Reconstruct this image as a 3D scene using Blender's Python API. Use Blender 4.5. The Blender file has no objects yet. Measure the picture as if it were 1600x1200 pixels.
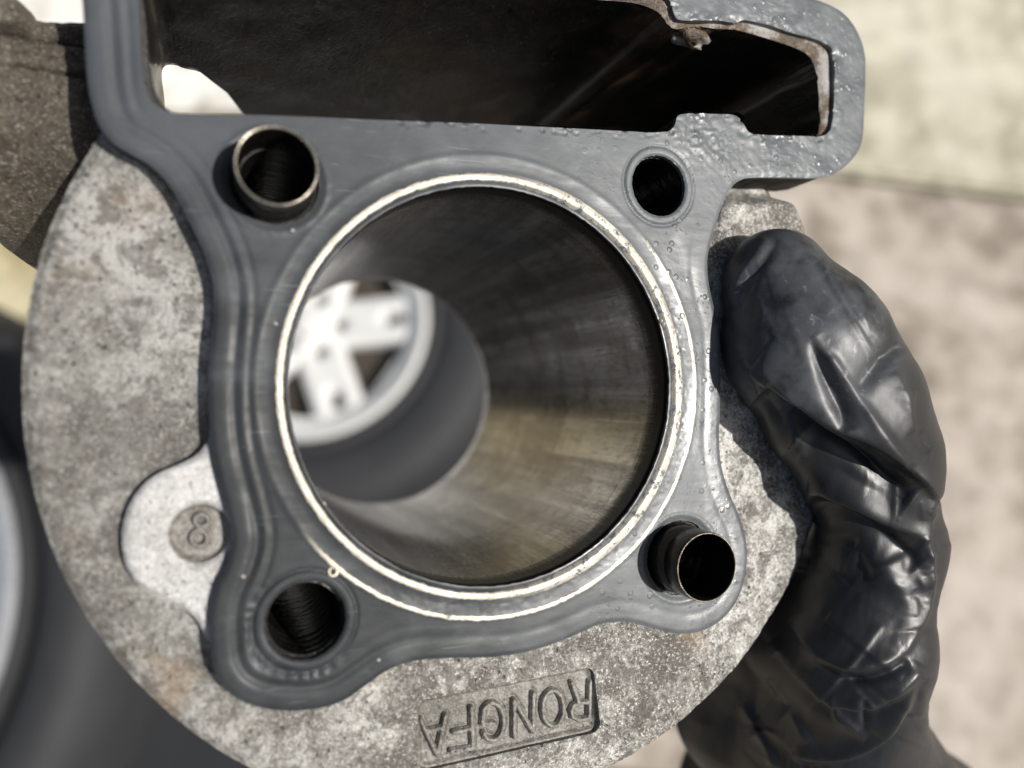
import bpy, bmesh, math, random
import numpy as np
from mathutils import Matrix, Vector
random.seed(4); rng = np.random.default_rng(7)
SC = bpy.context.scene; COL = SC.collection
MM = .001

# ------------------------------------------------------------------ camera
FPX = 1200.0                       # focal length in pixels of a 1600 px wide picture
PITCH = math.radians(75)           # looking steeply down at the paving
CAMH = .80
cam_d = bpy.data.cameras.new('camera'); cam = bpy.data.objects.new('camera', cam_d); COL.objects.link(cam)
cam_d.sensor_width = 36; cam_d.lens = FPX/1600*36; cam_d.clip_start = .005; cam_d.clip_end = 200
MC = Matrix.Translation((0, 0, CAMH)) @ Matrix.Rotation(math.pi/2-PITCH, 4, 'X')
cam.matrix_world = MC
cam_d.dof.use_dof = True; cam_d.dof.focus_distance = .1085; cam_d.dof.aperture_fstop = 9.5
SC.camera = cam
SC.view_settings.view_transform = 'Standard'; SC.view_settings.look = 'None'
SC.view_settings.gamma = 1; SC.view_settings.exposure = 0.1

# ------------------------------------------------------------------ sun and sky
S_cam = Vector((.655, .01, .755)).normalized()        # towards the sun, camera axes
S_w = (MC.to_3x3() @ S_cam).normalized()
sun_d = bpy.data.lights.new('sun', 'SUN'); sun_d.energy = 5.0; sun_d.angle = math.radians(1.0); sun_d.color = (1, .965, .915)
sun = bpy.data.objects.new('sun', sun_d); COL.objects.link(sun)
sun.rotation_euler = S_w.to_track_quat('Z', 'Y').to_euler(); sun.location = (0, 0, 3)
w = bpy.data.worlds.new('World'); SC.world = w; w.use_nodes = True
nt = w.node_tree; sky = nt.nodes.new('ShaderNodeTexSky'); sky.sky_type = 'NISHITA'; sky.sun_disc = False
sky.sun_elevation = math.asin(S_w.z); sky.sun_rotation = math.atan2(S_w.x, S_w.y)
sky.air_density = 1.3; sky.dust_density = 3.5; sky.ozone_density = .5
nt.links.new(sky.outputs[0], nt.nodes['Background'].inputs[0]); nt.nodes['Background'].inputs[1].default_value = .055

# ------------------------------------------------------------------ frames: camera -> cylinder face
VP = (359, 622)
n_c = Vector((-(VP[0]-800)/FPX, (VP[1]-600)/FPX, 1)).normalized()
x_c = (Vector((1, 0, 0)) - n_c*n_c.x).normalized(); y_c = n_c.cross(x_c)
O_c = Vector((-.0019456, -.00021647, -.09994531))
LC = Matrix.Identity(4)
for i in range(3):
    LC[i][0], LC[i][1], LC[i][2], LC[i][3] = x_c[i], y_c[i], n_c[i], O_c[i]
MW = MC @ LC                       # cylinder local (metres) -> world
_n, _x, _y, _o = (np.array(v) for v in (n_c, x_c, y_c, O_c))
def loc(pts, z=0):
    """points on the face plane (given as the picture positions measured from the photo) -> local mm at height z mm"""
    P = np.atleast_2d(np.array(pts, float)); r = np.c_[(P[:, 0]-800)/FPX, -(P[:, 1]-600)/FPX, -np.ones(len(P))]
    o = _o + _n*z*MM; t = (o@_n)/(r@_n); q = r*t[:, None]-o
    return np.c_[q@_x, q@_y]*1000
def cpt(px, py, Z):                # camera-space point in mm
    return np.array([(px-800)/FPX*Z, -(py-600)/FPX*Z, -Z])
def ground(px, py, h=0):
    d = MC.to_3x3() @ Vector(((px-800)/FPX, -(py-600)/FPX, -1)); c = MC.translation
    return c + d*((h-c.z)/d.z)

# ------------------------------------------------------------------ small builders
def tag(o, label=None, cat=None, group=None, kind=None):
    for k, v in (('label', label), ('category', cat), ('group', group), ('kind', kind)):
        if v: o[k] = v
    return o
def empty(name, mat=None):
    o = bpy.data.objects.new(name, None); o.empty_display_size = .02; COL.objects.link(o)
    if mat is not None: o.matrix_world = mat
    return o
def mk(name, V, F, mat, parent=None, smooth=True, scale=MM):
    me = bpy.data.meshes.new(name)
    me.from_pydata((np.asarray(V, float)*scale).tolist(), [], [list(map(int, f)) for f in F] if not isinstance(F, list) else F)
    me.validate(); me.update()
    if smooth: me.polygons.foreach_set('use_smooth', [True]*len(me.polygons))
    if mat: me.materials.append(mat)
    o = bpy.data.objects.new(name, me); COL.objects.link(o)
    if parent: o.parent = parent
    return o
def smooth_loop(P, k=6, closed=True):
    P = np.asarray(P, float); n = len(P); out = []
    for i in range(n if closed else n-1):
        g = (lambda j: P[j % n]) if closed else (lambda j: P[min(max(j, 0), n-1)])
        p0, p1, p2, p3 = g(i-1), g(i), g(i+1), g(i+2)
        for t in np.arange(k)/k:
            out.append(.5*((2*p1)+(-p0+p2)*t+(2*p0-5*p1+4*p2-p3)*t*t+(-p0+3*p1-3*p2+p3)*t**3))
    if not closed: out.append(P[-1])
    return np.array(out)
def polysdf(P):
    A = np.asarray(P); B = np.roll(A, -1, 0)
    def f(X, Y):
        sh = X.shape; x = X.ravel(); y = Y.ravel(); d = np.full(x.shape, 1e9); ins = np.zeros(x.shape, bool)
        for (ax, ay), (bx, by) in zip(A, B):
            ex, ey = bx-ax, by-ay; L2 = ex*ex+ey*ey
            if L2 < 1e-12: continue
            t = np.clip(((x-ax)*ex+(y-ay)*ey)/L2, 0, 1); q = (x-ax-t*ex)**2+(y-ay-t*ey)**2
            np.minimum(d, q, out=d)
            if ay != by:
                c = ((ay > y) != (by > y)) & (x < ex*(y-ay)/ey+ax); ins ^= c
        d = np.sqrt(d); return np.where(ins, -d, d).reshape(sh)
    return f
def linedist(P, x, y):
    d = np.full(x.shape, 1e9)
    for (ax, ay), (bx, by) in zip(P[:-1], P[1:]):
        ex, ey = bx-ax, by-ay; t = np.clip(((x-ax)*ex+(y-ay)*ey)/(ex*ex+ey*ey+1e-12), 0, 1)
        np.minimum(d, np.hypot(x-ax-t*ex, y-ay-t*ey), out=d)
    return d
def circ(cx, cy, r): return lambda X, Y: np.hypot(X-cx, Y-cy)-r
def sst(a, b, x):
    t = np.clip((x-a)/(b-a), 0, 1); return t*t*(3-2*t)
def bump(x, c, w): return np.exp(-((x-c)/w)**2)
# value noise for geometry
_tab = rng.random((256, 256))
def vnoise(x, y, s):
    x = x/s+71.3; y = y/s+33.7; xi = np.floor(x).astype(int); yi = np.floor(y).astype(int); fx = x-xi; fy = y-yi
    fx = fx*fx*(3-2*fx); fy = fy*fy*(3-2*fy); g = lambda a, b: _tab[a % 256, b % 256]
    return (g(xi, yi)*(1-fx)+g(xi+1, yi)*fx)*(1-fy)+(g(xi, yi+1)*(1-fx)+g(xi+1, yi+1)*fx)*fy-.5

def field_mesh(name, sdf, zf, bbox, pitch, zbot, mat, parent=None, scale=MM, wallmat=None, taper=0):
    """sheet with real outline, relief and side walls: region sdf<0, top height zf(x, y, d), walls down to zbot"""
    x0, y0, x1, y1 = bbox; nx = int((x1-x0)/pitch)+2; ny = int((y1-y0)/pitch)+2
    X, Y = np.meshgrid(x0+np.arange(nx)*pitch, y0+np.arange(ny)*pitch, indexing='ij')
    S = sdf(X, Y); S = np.where(np.abs(S) < 1e-3*pitch, -1e-3*pitch, S); I = S < 0
    idx = -np.ones((nx, ny), int); idx[I] = np.arange(I.sum())
    VX = list(X[I]); VY = list(Y[I]); VD = list(S[I])
    full = I[:-1, :-1] & I[1:, :-1] & I[1:, 1:] & I[:-1, 1:]
    a, b = np.nonzero(full)
    F = np.c_[idx[a, b], idx[a+1, b], idx[a+1, b+1], idx[a, b+1]].tolist()
    anyi = I[:-1, :-1] | I[1:, :-1] | I[1:, 1:] | I[:-1, 1:]
    cr = {}; walls = []
    def cross(p, q):
        k = (p, q) if p < q else (q, p)
        if k not in cr:
            t = S[k[0]]/(S[k[0]]-S[k[1]])
            VX.append(X[k[0]]*(1-t)+X[k[1]]*t); VY.append(Y[k[0]]*(1-t)+Y[k[1]]*t); VD.append(0.); cr[k] = len(VX)-1
        return cr[k]
    for i, j in zip(*np.nonzero(anyi & ~full)):
        cs = [(i, j), (i+1, j), (i+1, j+1), (i, j+1)]; poly = []; out = []
        for k in range(4):
            p, q = cs[k], cs[(k+1) % 4]
            if I[p]: poly.append(idx[p])
            if I[p] != I[q]:
                c = cross(p, q); poly.append(c); out.append((c, bool(I[p])))
        if len(poly) > 2: F.append([int(v) for v in poly])
        if len(out) == 2:
            walls.append((out[0][0], out[1][0]) if out[0][1] else (out[1][0], out[0][0]))
        elif len(out) == 4:
            for m in range(4):
                if out[m][1]: walls.append((out[m][0], out[(m+1) % 4][0]))
    VX, VY, VD = map(np.array, (VX, VY, VD)); VZ = zf(VX, VY, -VD)
    V = np.c_[VX, VY, VZ]; nV = len(V)
    used = sorted({v for e in walls for v in e}); ti = {v: nV+k for k, v in enumerate(used)}; bi = {v: nV+len(used)+k for k, v in enumerate(used)}
    T = V[used]; Bm = T.copy(); Bm[:, 2] = zbot
    V = np.vstack([V, T, Bm]) if used else V
    nf = len(F)
    F += [[ti[e[1]], ti[e[0]], bi[e[0]], bi[e[1]]] for e in walls]
    o = mk(name, V, F, mat, parent, scale=scale)
    if wallmat:
        o.data.materials.append(wallmat); mi = np.zeros(len(o.data.polygons), int); mi[nf:] = 1; o.data.polygons.foreach_set('material_index', mi)
    return o
def lathe(name, prof, mat, parent=None, n=96, c=(0, 0), M=None, closed=True, scale=MM, wob=0):
    """prof: list of (r, z) closed ring profile"""
    V = []; F = []; m = len(prof)
    for k in range(n):
        a = 2*math.pi*k/n
        for r, z in prof: V.append((c[0]+r*math.cos(a), c[1]+r*math.sin(a), z))
    for k in range(n):
        for j in range(m if closed else m-1):
            F.append([k*m+j, ((k+1) % n)*m+j, ((k+1) % n)*m+(j+1) % m, k*m+(j+1) % m])
    o = mk(name, V, F, mat, parent, scale=scale)
    o.data.set_sharp_from_angle(angle=math.radians(38)) if hasattr(o.data, 'set_sharp_from_angle') else None
    return o

# ------------------------------------------------------------------ materials
class NT:
    def __init__(s, name):
        s.m = bpy.data.materials.new(name); s.m.use_nodes = True; s.t = s.m.node_tree; s.b = s.t.nodes['Principled BSDF']
        s.co = s.n('ShaderNodeTexCoord').outputs['Object']
    def n(s, ty, **kw):
        q = s.t.nodes.new(ty)
        for k, v in kw.items(): setattr(q, k, v)
        return q
    def ln(s, a, b): s.t.links.new(a, b)
    def put(s, sock, v):
        if isinstance(v, bpy.types.NodeSocket): s.ln(v, sock)
        else: sock.default_value = v
    def noise(s, sc, det=4, rough=.55, vec=None, dist=0):
        q = s.n('ShaderNodeTexNoise'); s.ln(vec or s.co, q.inputs['Vector']); q.inputs['Scale'].default_value = sc
        q.inputs['Detail'].default_value = det; q.inputs['Roughness'].default_value = rough; q.inputs['Distortion'].default_value = dist
        return q.outputs[0]
    def vor(s, sc, vec=None, feat='F1', out=0):
        q = s.n('ShaderNodeTexVoronoi'); q.feature = feat; s.ln(vec or s.co, q.inputs['Vector']); q.inputs['Scale'].default_value = sc
        return q.outputs[out]
    def mul(s, v):
        q = s.n('ShaderNodeMapping'); s.ln(s.co, q.inputs[0]); q.inputs['Scale'].default_value = v; return q.outputs[0]
    def math(s, op, a, b=0., c=0.):
        q = s.n('ShaderNodeMath', operation=op); s.put(q.inputs[0], a); s.put(q.inputs[1], b); s.put(q.inputs[2], c); return q.outputs[0]
    def rng(s, v, a, b, c=0., d=1.):
        q = s.n('ShaderNodeMapRange'); q.interpolation_type = 'SMOOTHSTEP'; s.put(q.inputs[0], v)
        for i, x in enumerate((a, b, c, d)): q.inputs[i+1].default_value = x
        return q.outputs[0]
    def mix(s, f, a, b):
        q = s.n('ShaderNodeMix', data_type='RGBA'); s.put(q.inputs[0], f)
        for k, v in ((6, a), (7, b)):
            if isinstance(v, tuple): v = (*v, 1) if len(v) == 3 else v
            s.put(q.inputs[k], v)
        return q.outputs[2]
    def ramp(s, v, st):
        q = s.n('ShaderNodeValToRGB'); s.ln(v, q.inputs[0]); e = q.color_ramp.elements
        while len(e) < len(st): e.new(.5)
        for k, (p, c) in enumerate(st): e[k].position = p; e[k].color = (*c, 1)
        return q.outputs[0]
    def bump(s, h, st=.5, d=.0002, prev=None):
        q = s.n('ShaderNodeBump'); s.ln(h, q.inputs['Height']); q.inputs['Strength'].default_value = st; q.inputs['Distance'].default_value = d
        if prev: s.ln(prev, q.inputs['Normal'])
        return q.outputs[0]
    def sep(s, vec=None):
        q = s.n('ShaderNodeSeparateXYZ'); s.ln(vec or s.co, q.inputs[0]); return q.outputs
    def set(s, **kw):
        names = dict(col='Base Color', rough='Roughness', metal='Metallic', nrm='Normal', coat='Coat Weight', crough='Coat Roughness', spec='Specular IOR Level', aniso='Anisotropic')
        for k, v in kw.items():
            if isinstance(v, tuple) and len(v) == 3: v = (*v, 1)
            s.put(s.b.inputs[names[k]], v)
        return s.m

def mat_gasket():
    s = NT('gasket_rubber'); x, y, z = s.sep()
    r = s.math('SQRT', s.math('ADD', s.math('MULTIPLY', x, x), s.math('MULTIPLY', y, y)))
    rm = s.math('MULTIPLY', r, 1000.)
    jit = s.math('MULTIPLY', s.math('SUBTRACT', s.noise(700, 4, .7), .5), .6)
    rj = s.math('ADD', rm, jit)
    def ring(c, h, soft): return s.rng(s.math('ABSOLUTE', s.math('SUBTRACT', rj, c)), h, h+soft, 1, 0)
    ang = s.math('DIVIDE', s.math('ADD', s.math('MULTIPLY', x, .62), s.math('MULTIPLY', y, -.72)), s.math('ADD', r, 1e-5))
    w1 = s.math('MULTIPLY', s.math('MAXIMUM', ring(27.15, .36, .10), s.math('MULTIPLY', ring(27.2, .62, .2), s.rng(x, -.002, .014))), s.math('MAXIMUM', s.rng(s.noise(700, 5, .8), .40, .50), s.rng(x, .012, -.004, 0, .8)))
    w2 = s.math('MULTIPLY', s.math('MULTIPLY', ring(30.0, .17, .14), s.rng(ang, -.12, .12)), s.rng(s.noise(260, 5, .7), .28, .42))
    w3 = s.math('MULTIPLY', s.math('MULTIPLY', ring(28.4, .9, .5), s.rng(s.math('ADD', ang, s.math('MULTIPLY', y, 22.)), .35, .8)), s.rng(s.noise(900, 5, .7), .60, .66))
    wear = s.math('MAXIMUM', s.math('MAXIMUM', w1, w2), w3)
    spots = s.math('MULTIPLY', s.rng(s.vor(330), .06, .10, 1, 0), s.rng(s.noise(160, 2), .56, .6))
    # wet smears of oil; paler right side is sky reflection painted into the colour
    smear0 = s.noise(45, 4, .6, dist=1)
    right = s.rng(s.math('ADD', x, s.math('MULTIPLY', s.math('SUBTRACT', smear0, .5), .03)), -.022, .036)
    smear = s.noise(90, 5, .6, dist=1.4)
    scr = s.noise(1, 3, .6, vec=s.mul((120, 900, 1)), dist=.5)
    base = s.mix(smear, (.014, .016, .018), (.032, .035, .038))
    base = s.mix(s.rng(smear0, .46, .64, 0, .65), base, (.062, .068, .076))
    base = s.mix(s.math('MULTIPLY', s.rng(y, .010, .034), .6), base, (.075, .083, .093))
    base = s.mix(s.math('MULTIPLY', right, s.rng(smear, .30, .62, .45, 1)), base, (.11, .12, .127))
    base = s.mix(s.rng(s.noise(3200, 3, .7), .62, .74, 0, .35), base, (.14, .145, .15))
    base = s.mix(s.math('MULTIPLY', spots, .8), base, (.45, .43, .38))
    col = s.mix(wear, base, s.mix(s.noise(500, 4, .7), (.30, .25, .19), (.64, .61, .52)))
    ro = s.math('ADD', s.math('MULTIPLY', smear, .22), s.rng(scr, .3, .7, .36, .47))
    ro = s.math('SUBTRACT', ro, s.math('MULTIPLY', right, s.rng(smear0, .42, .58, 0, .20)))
    sc2 = s.noise(1, 2, .5, vec=s.mul((90, 2600, 1)), dist=.2); base_s = s.rng(sc2, .70, .73, 0, .35)
    col = s.mix(base_s, col, (.22, .23, .24))
    h = s.math('ADD', s.math('MULTIPLY', s.noise(2200, 4, .7), .25), s.math('MULTIPLY', s.noise(420, 4, .6), .6))
    drop = s.math('MULTIPLY', s.rng(s.vor(520), .12, .26, 1, 0), s.rng(s.noise(130, 3, .6), .44, .54))
    drop = s.math('ADD', drop, s.math('MULTIPLY', s.rng(s.vor(1100), .10, .24, .6, 0), s.rng(s.noise(210, 3, .6), .48, .58)))
    drop = s.math('MULTIPLY', drop, s.rng(x, .006, .026, 0, .8))
    h = s.math('ADD', h, s.math('MULTIPLY', drop, 2.0))
    wob = s.math('MULTIPLY', s.noise(60, 5, .55, dist=1), s.rng(x, .02, .045, .3, .9))
    nb = s.bump(wob, .5, .0012); nb = s.bump(h, .5, .00011, nb)
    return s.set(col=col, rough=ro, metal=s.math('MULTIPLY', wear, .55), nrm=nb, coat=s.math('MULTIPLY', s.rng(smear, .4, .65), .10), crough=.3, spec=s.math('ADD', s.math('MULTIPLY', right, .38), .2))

def mat_cast(name, lo, mid, hi, sc=1., metal=.35, bumpd=.00035, grime=True, rough=.62, spark=.75):
    s = NT(name)
    a = s.noise(110*sc, 6, .68); b = s.noise(900*sc, 5, .75); c = s.noise(2600*sc, 3, .7); big = s.noise(38*sc, 4, .6, dist=.6)
    g_ = s.noise(1700*sc, 4, .75)
    f = s.math('ADD', s.math('MULTIPLY', a, .36), s.math('ADD', s.math('MULTIPLY', b, .34), s.math('MULTIPLY', g_, .30))); f = s.math('ADD', f, s.math('MULTIPLY', s.math('SUBTRACT', big, .5), .45))
    col = s.ramp(f, [(.42, lo), (.50, mid), (.575, hi)])
    col = s.mix(s.rng(c, .55, .66, 0, spark), col, (.88, .85, .78))
    if name == 'cast_aluminium':
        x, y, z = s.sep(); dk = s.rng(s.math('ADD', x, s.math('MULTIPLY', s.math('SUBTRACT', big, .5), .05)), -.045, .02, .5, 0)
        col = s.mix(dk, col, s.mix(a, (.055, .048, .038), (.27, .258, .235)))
        blot = s.noise(230, 7, .8, dist=.5); col = s.mix(s.rng(blot, .51, .58, 0, .7), col, (.11, .10, .088))
    col = s.mix(s.rng(s.noise(1500*sc, 4, .7), .36, .44, .55, 0), col, tuple(v*.45 for v in lo))
    if grime: col = s.mix(s.rng(s.noise(70, 5, .6), .60, .74, 0, .4), col, (.30, .19, .09))
    pit = s.math('MULTIPLY', s.rng(s.vor(750*sc), .10, .2, 1, 0), s.rng(s.noise(120*sc, 3, .6), .47, .58)); col = s.mix(s.math('MULTIPLY', pit, .4), col, tuple(v*.4 for v in lo))
    h = s.math('SUBTRACT', s.math('ADD', s.math('MULTIPLY', b, .7), s.math('MULTIPLY', c, .5)), pit)
    nb = s.bump(a, .4, .0018); nb = s.bump(h, 1., bumpd*1.5, nb)
    return s.set(col=col, rough=s.rng(b, .3, .7, rough-.16, rough+.12), metal=metal, nrm=nb)
def mat_simple(name, col, rough, metal=0, nsc=600, var=.25, bd=.0001, spec=.5):
    s = NT(name); n = s.noise(nsc, 4, .65)
    c = s.mix(n, tuple(v*(1-var) for v in col), tuple(min(1, v*(1+var)) for v in col))
    return s.set(col=c, rough=s.rng(n, .25, .75, max(.05, rough-.08), rough+.08), metal=metal, nrm=s.bump(n, .5, bd), spec=spec)
def mat_bore():
    s = NT('honed_bore'); x, y, z = s.sep()
    ang = s.math('ARCTAN2', y, x)
    cv = s.n('ShaderNodeCombineXYZ'); s.ln(s.math('MULTIPLY', ang, 1.), cv.inputs[0]); s.ln(s.math('MULTIPLY', z, 1.), cv.inputs[1])
    def st(a, b, seedz=0, d=4):
        q = s.n('ShaderNodeMapping'); s.ln(cv.outputs[0], q.inputs[0]); q.inputs['Scale'].default_value = (a, b, 1); q.inputs['Location'].default_value = (0, 0, seedz)
        return s.noise(1, d, .65, vec=q.outputs[0], dist=.3)
    circum = st(4, 700); circ2 = st(1.3, 200, 3); axial = st(70, 18, 5, 5); fan = st(7, 9, 11, 3); blot = st(2.6, 34, 9, 5); fine = st(60, 500, 2); dash = st(26, 220, 14, 3)
    soot = s.rng(s.math('ADD', s.math('MULTIPLY', fan, .6), s.math('ADD', s.math('MULTIPLY', blot, .4), s.math('MULTIPLY', s.math('SUBTRACT', axial, .5), .2))), .38, .64)
    topband = s.rng(s.math('ADD', s.math('MULTIPLY', z, 1000.), s.math('MULTIPLY', s.math('ADD', circ2, axial), 4.)), -3.0, .5)
    col = s.mix(soot, (.17, .155, .138), (.44, .42, .38))
    col = s.mix(s.rng(dash, .56, .66, 0, .5), col, (.09, .08, .07))
    col = s.mix(s.rng(circ2, .55, .7, 0, .45), col, (.26, .20, .12))
    arcs = s.math('MULTIPLY', s.rng(st(1.2, 1500, 21, 3), .58, .66, 0, .8), s.rng(s.math('MULTIPLY', z, 1000.), -17, -5)); col = s.mix(arcs, col, (.05, .045, .04))
    stain = s.rng(s.math('ADD', blot, s.math('MULTIPLY', circ2, .4)), .66, .80, 0, .6); col = s.mix(stain, col, (.05, .035, .025))
    col = s.mix(topband, col, (.012, .012, .012))  # near-black band below the rim: chamfer shadow painted into the colour
    ro = s.math('ADD', s.rng(fine, .3, .7, .15, .27), s.math('MULTIPLY', topband, .2))
    h = s.math('ADD', s.math('MULTIPLY', circum, .35), s.math('MULTIPLY', axial, .5))
    tg = s.n('ShaderNodeTangent'); tg.direction_type = 'RADIAL'; tg.axis = 'Z'; s.ln(tg.outputs[0], s.b.inputs['Tangent'])
    return s.set(col=col, rough=ro, metal=.85, nrm=s.bump(h, .3, .0001), aniso=.3)
def mat_threadhole():
    s = NT('stud_bore_metal'); x, y, z = s.sep()
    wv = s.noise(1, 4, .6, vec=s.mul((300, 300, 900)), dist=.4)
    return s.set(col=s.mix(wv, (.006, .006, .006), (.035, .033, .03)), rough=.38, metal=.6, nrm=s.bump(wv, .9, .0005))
def mat_tunnel():
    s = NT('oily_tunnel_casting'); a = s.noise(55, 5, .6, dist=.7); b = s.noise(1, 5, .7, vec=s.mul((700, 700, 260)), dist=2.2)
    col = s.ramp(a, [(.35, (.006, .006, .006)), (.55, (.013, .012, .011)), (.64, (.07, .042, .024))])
    col = s.mix(s.rng(s.noise(1800, 2, .5), .70, .74, 0, .7), col, (.3, .25, .18))
    nb = s.bump(b, .6, .0004)
    return s.set(col=col, rough=s.rng(a, .3, .7, .26, .45), metal=.0, nrm=nb, coat=.35, crough=.08, spec=.25)
def mat_lip():
    s = NT('oil_stained_lip'); a = s.noise(210, 6, .7); x, y, z = s.sep()
    col = s.ramp(a, [(.38, (.03, .02, .013)), (.48, (.10, .065, .035)), (.55, (.25, .235, .22)), (.75, (.38, .37, .355))])
    col = s.mix(s.math('MULTIPLY', s.rng(x, .008, .014), s.rng(y, .030, .034)), (.02, .018, .016), col)
    return s.set(col=col, rough=.42, metal=.0, nrm=s.bump(s.noise(900, 5, .7), .9, .0004))
def mat_glove():
    s = NT('black_nitrile'); a = s.noise(60, 4, .6); f = s.noise(2500, 3, .6)
    wr = s.noise(1, 4, .6, vec=s.mul((260, 120, 200)), dist=1.6); wr2 = s.noise(1, 3, .55, vec=s.mul((70, 45, 60)), dist=1.2)
    sm = s.math('MULTIPLY', s.rng(s.noise(420, 5, .75, dist=1.5), .56, .70), s.rng(s.noise(75, 2), .50, .62))
    vd = s.n('ShaderNodeVectorMath', operation='DISTANCE'); s.ln(s.co, vd.inputs[0]); vd.inputs[1].default_value = TIP_OFF; tip_light = s.math('MULTIPLY', s.rng(vd.outputs['Value'], .024, .008), s.rng(s.noise(150, 5, .65), .3, .6))  # thumb tip paler: its sunlit grey is painted into the colour
    col = s.mix(a, (.008, .009, .011), (.015, .016, .019)); col = s.mix(s.math('MULTIPLY', tip_light, .75), col, (.085, .09, .098)); col = s.mix(s.math('MULTIPLY', s.math('MULTIPLY', sm, tip_light), .8), col, (.32, .32, .31))
    nb = s.bump(wr2, .12, .0010); nb = s.bump(wr, .10, .0004, nb); nb = s.bump(f, .25, .00005, nb)
    return s.set(col=col, rough=s.rng(a, .3, .7, .36, .50), nrm=nb, spec=.5)
def mat_slab(name, c1, c2, c3):
    s = NT(name); q = s.n('ShaderNodeTexCoord'); g = s.n('ShaderNodeNewGeometry'); P = g.outputs['Position']
    a = s.noise(7, 5, .62, vec=P, dist=.6); b = s.noise(26, 5, .65, vec=P); c = s.noise(300, 3, .6, vec=P)
    col = s.ramp(a, [(.40, tuple(v*.8 for v in c1)), (.5, c2), (.60, c3)]); col = s.mix(s.rng(b, .48, .6, 0, .4), col, tuple(min(1, v*1.35) for v in c3))
    col = s.mix(s.rng(b, .38, .47, .3, 0), col, tuple(v*.6 for v in c1)); col = s.mix(s.rng(c, .3, .7, .25, 0), col, c1)
    return s.set(col=col, rough=.85, nrm=s.bump(s.math('ADD', b, s.math('MULTIPLY', c, .4)), .5, .004))
def mat_tyre():
    s = NT('tyre_rubber'); a = s.noise(30, 4, .6)
    return s.set(col=s.mix(a, (.014, .015, .017), (.026, .027, .030)), rough=.75, nrm=s.bump(s.noise(400, 3), .3, .0005))

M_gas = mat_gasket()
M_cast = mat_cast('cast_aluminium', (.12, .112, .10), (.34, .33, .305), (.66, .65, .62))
M_boss = mat_cast('machined_pad', (.24, .235, .23), (.40, .395, .39), (.50, .495, .49), sc=1.6, metal=.4, bumpd=.00012, grime=False, rough=.5)
M_panel = mat_cast('recess_casting', (.12, .11, .098), (.22, .21, .19), (.32, .305, .28), sc=1.2, metal=.3, bumpd=.0001, spark=.2)
M_dark = mat_cast('grimy_casting', (.05, .041, .029), (.09, .076, .055), (.15, .13, .095), sc=1.0, metal=.1, grime=False, rough=.6, spark=.22)
M_deck = mat_simple('oily_deck', (.020, .017, .014), .6, 0, 500, .6, .0008, .15)
M_bore = mat_bore(); M_hole = mat_threadhole(); M_tun = mat_tunnel(); M_lip = mat_lip()
M_dowel = mat_simple('dowel_steel', (.035, .032, .028), .26, .8, 900, .4, .00006)
M_drim = mat_simple('bright_dowel_rim', (.42, .38, .31), .25, .9, 900, .2, .00004)
def onplate0(px, py, h):
    r_ = Vector(((px-800)/FPX, -(py-600)/FPX, -1)); o_ = O_c+n_c*(-.004); Z_ = 1000*(o_.dot(n_c)/r_.dot(n_c))-h; return Vector(cpt(px, py, Z_))*MM
TIP_OFF = tuple(MC.to_3x3() @ (onplate0(1235, 500, 20)-Vector(cpt(1292, 1150, 136))*MM))
M_glove = mat_glove()

# ------------------------------------------------------------------ outlines of the casting
GO = [(122,-90),(124,-40),(128,0),(132,60),(136,120),(143,160),(155,195),(176,222),(205,240),(235,258),(262,285),(283,320),(304,362),(321,400),(332,440),(334,480),(330,530),(326,580),(326,640),(330,690),(338,735),(350,780),(360,820),(363,850),(353,885),(339,915),(330,950),(328,990),(331,1030),(340,1060),(362,1087),(400,1105),(450,1112),(500,1108),(540,1094),(575,1070),(610,1046),(650,1033),(700,1029),(760,1028),(820,1020),(870,1005),(910,988),(940,976),(970,972),(1000,976),(1030,985),(1062,991),(1097,987),(1130,968),(1155,935),(1167,892),(1168,850),(1158,810),(1141,770),(1129,730),(1125,690),(1126,655),(1127,610),(1127,560),(1124,510),(1115,470),(1108,436),(1107,400),(1116,363),(1129,322),(1143,294),(1158,281),(1177,277),(1230,277),(1283,277),(1310,268),(1333,248),(1347,223),(1351,190),(1354,110),(1352,80),(1343,53),(1325,26),(1300,8),(1260,-6),(1200,-16),(1120,-24),(1060,-40),(980,-70),(900,-100),(700,-110),(400,-110),(180,-105)]
GO_L = smooth_loop(loc(GO), 4)
GH = [(216,-55),(217,0),(219,50),(222,100),(228,140),(239,160),(258,172),(283,178),(330,179),(400,180),(490,183),(580,187),(740,193),(900,201),(980,205),(1013,207),(1038,206),(1048,203),(1055,194),(1059,181),(1072,178),(1087,177),(1150,180),(1158,188),(1167,203),(1176,209),(1200,211),(1260,213),(1282,213),(1295,206),(1302,185),(1304,130),(1302,85),(1293,70),(1267,59),(1233,50),(1200,39),(1163,31),(1150,35),(1117,32),(1080,32),(1060,30),(1052,18),(1046,0),(1020,-20),(960,-45),(850,-60),(500,-65),(260,-65)]
GH_L = smooth_loop(loc(GH), 3)
DH = [(228,-28),(229,40),(233,100),(240,140),(250,162),(262,174),(283,180),(400,182),(580,189),(900,203),(1013,209),(1038,208),(1050,205),(1057,196),(1061,183),(1087,179),(1150,182),(1158,190),(1167,205),(1176,211),(1260,215),(1276,213),(1281,200),(1281,170),(1279,130),(1274,104),(1262,84),(1232,70),(1185,55),(1150,46),(1118,44),(1085,40),(1058,45),(1042,36),(1030,19),(1000,6),(953,0),(800,-10),(500,-20),(300,-27)]
DH_L = smooth_loop(loc(DH, -1.2), 3)
sd_out = polysdf(GO_L); sd_gh = polysdf(GH_L); sd_dh = polysdf(DH_L)
holes = {}                         # centre on face (mm), radius
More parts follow.
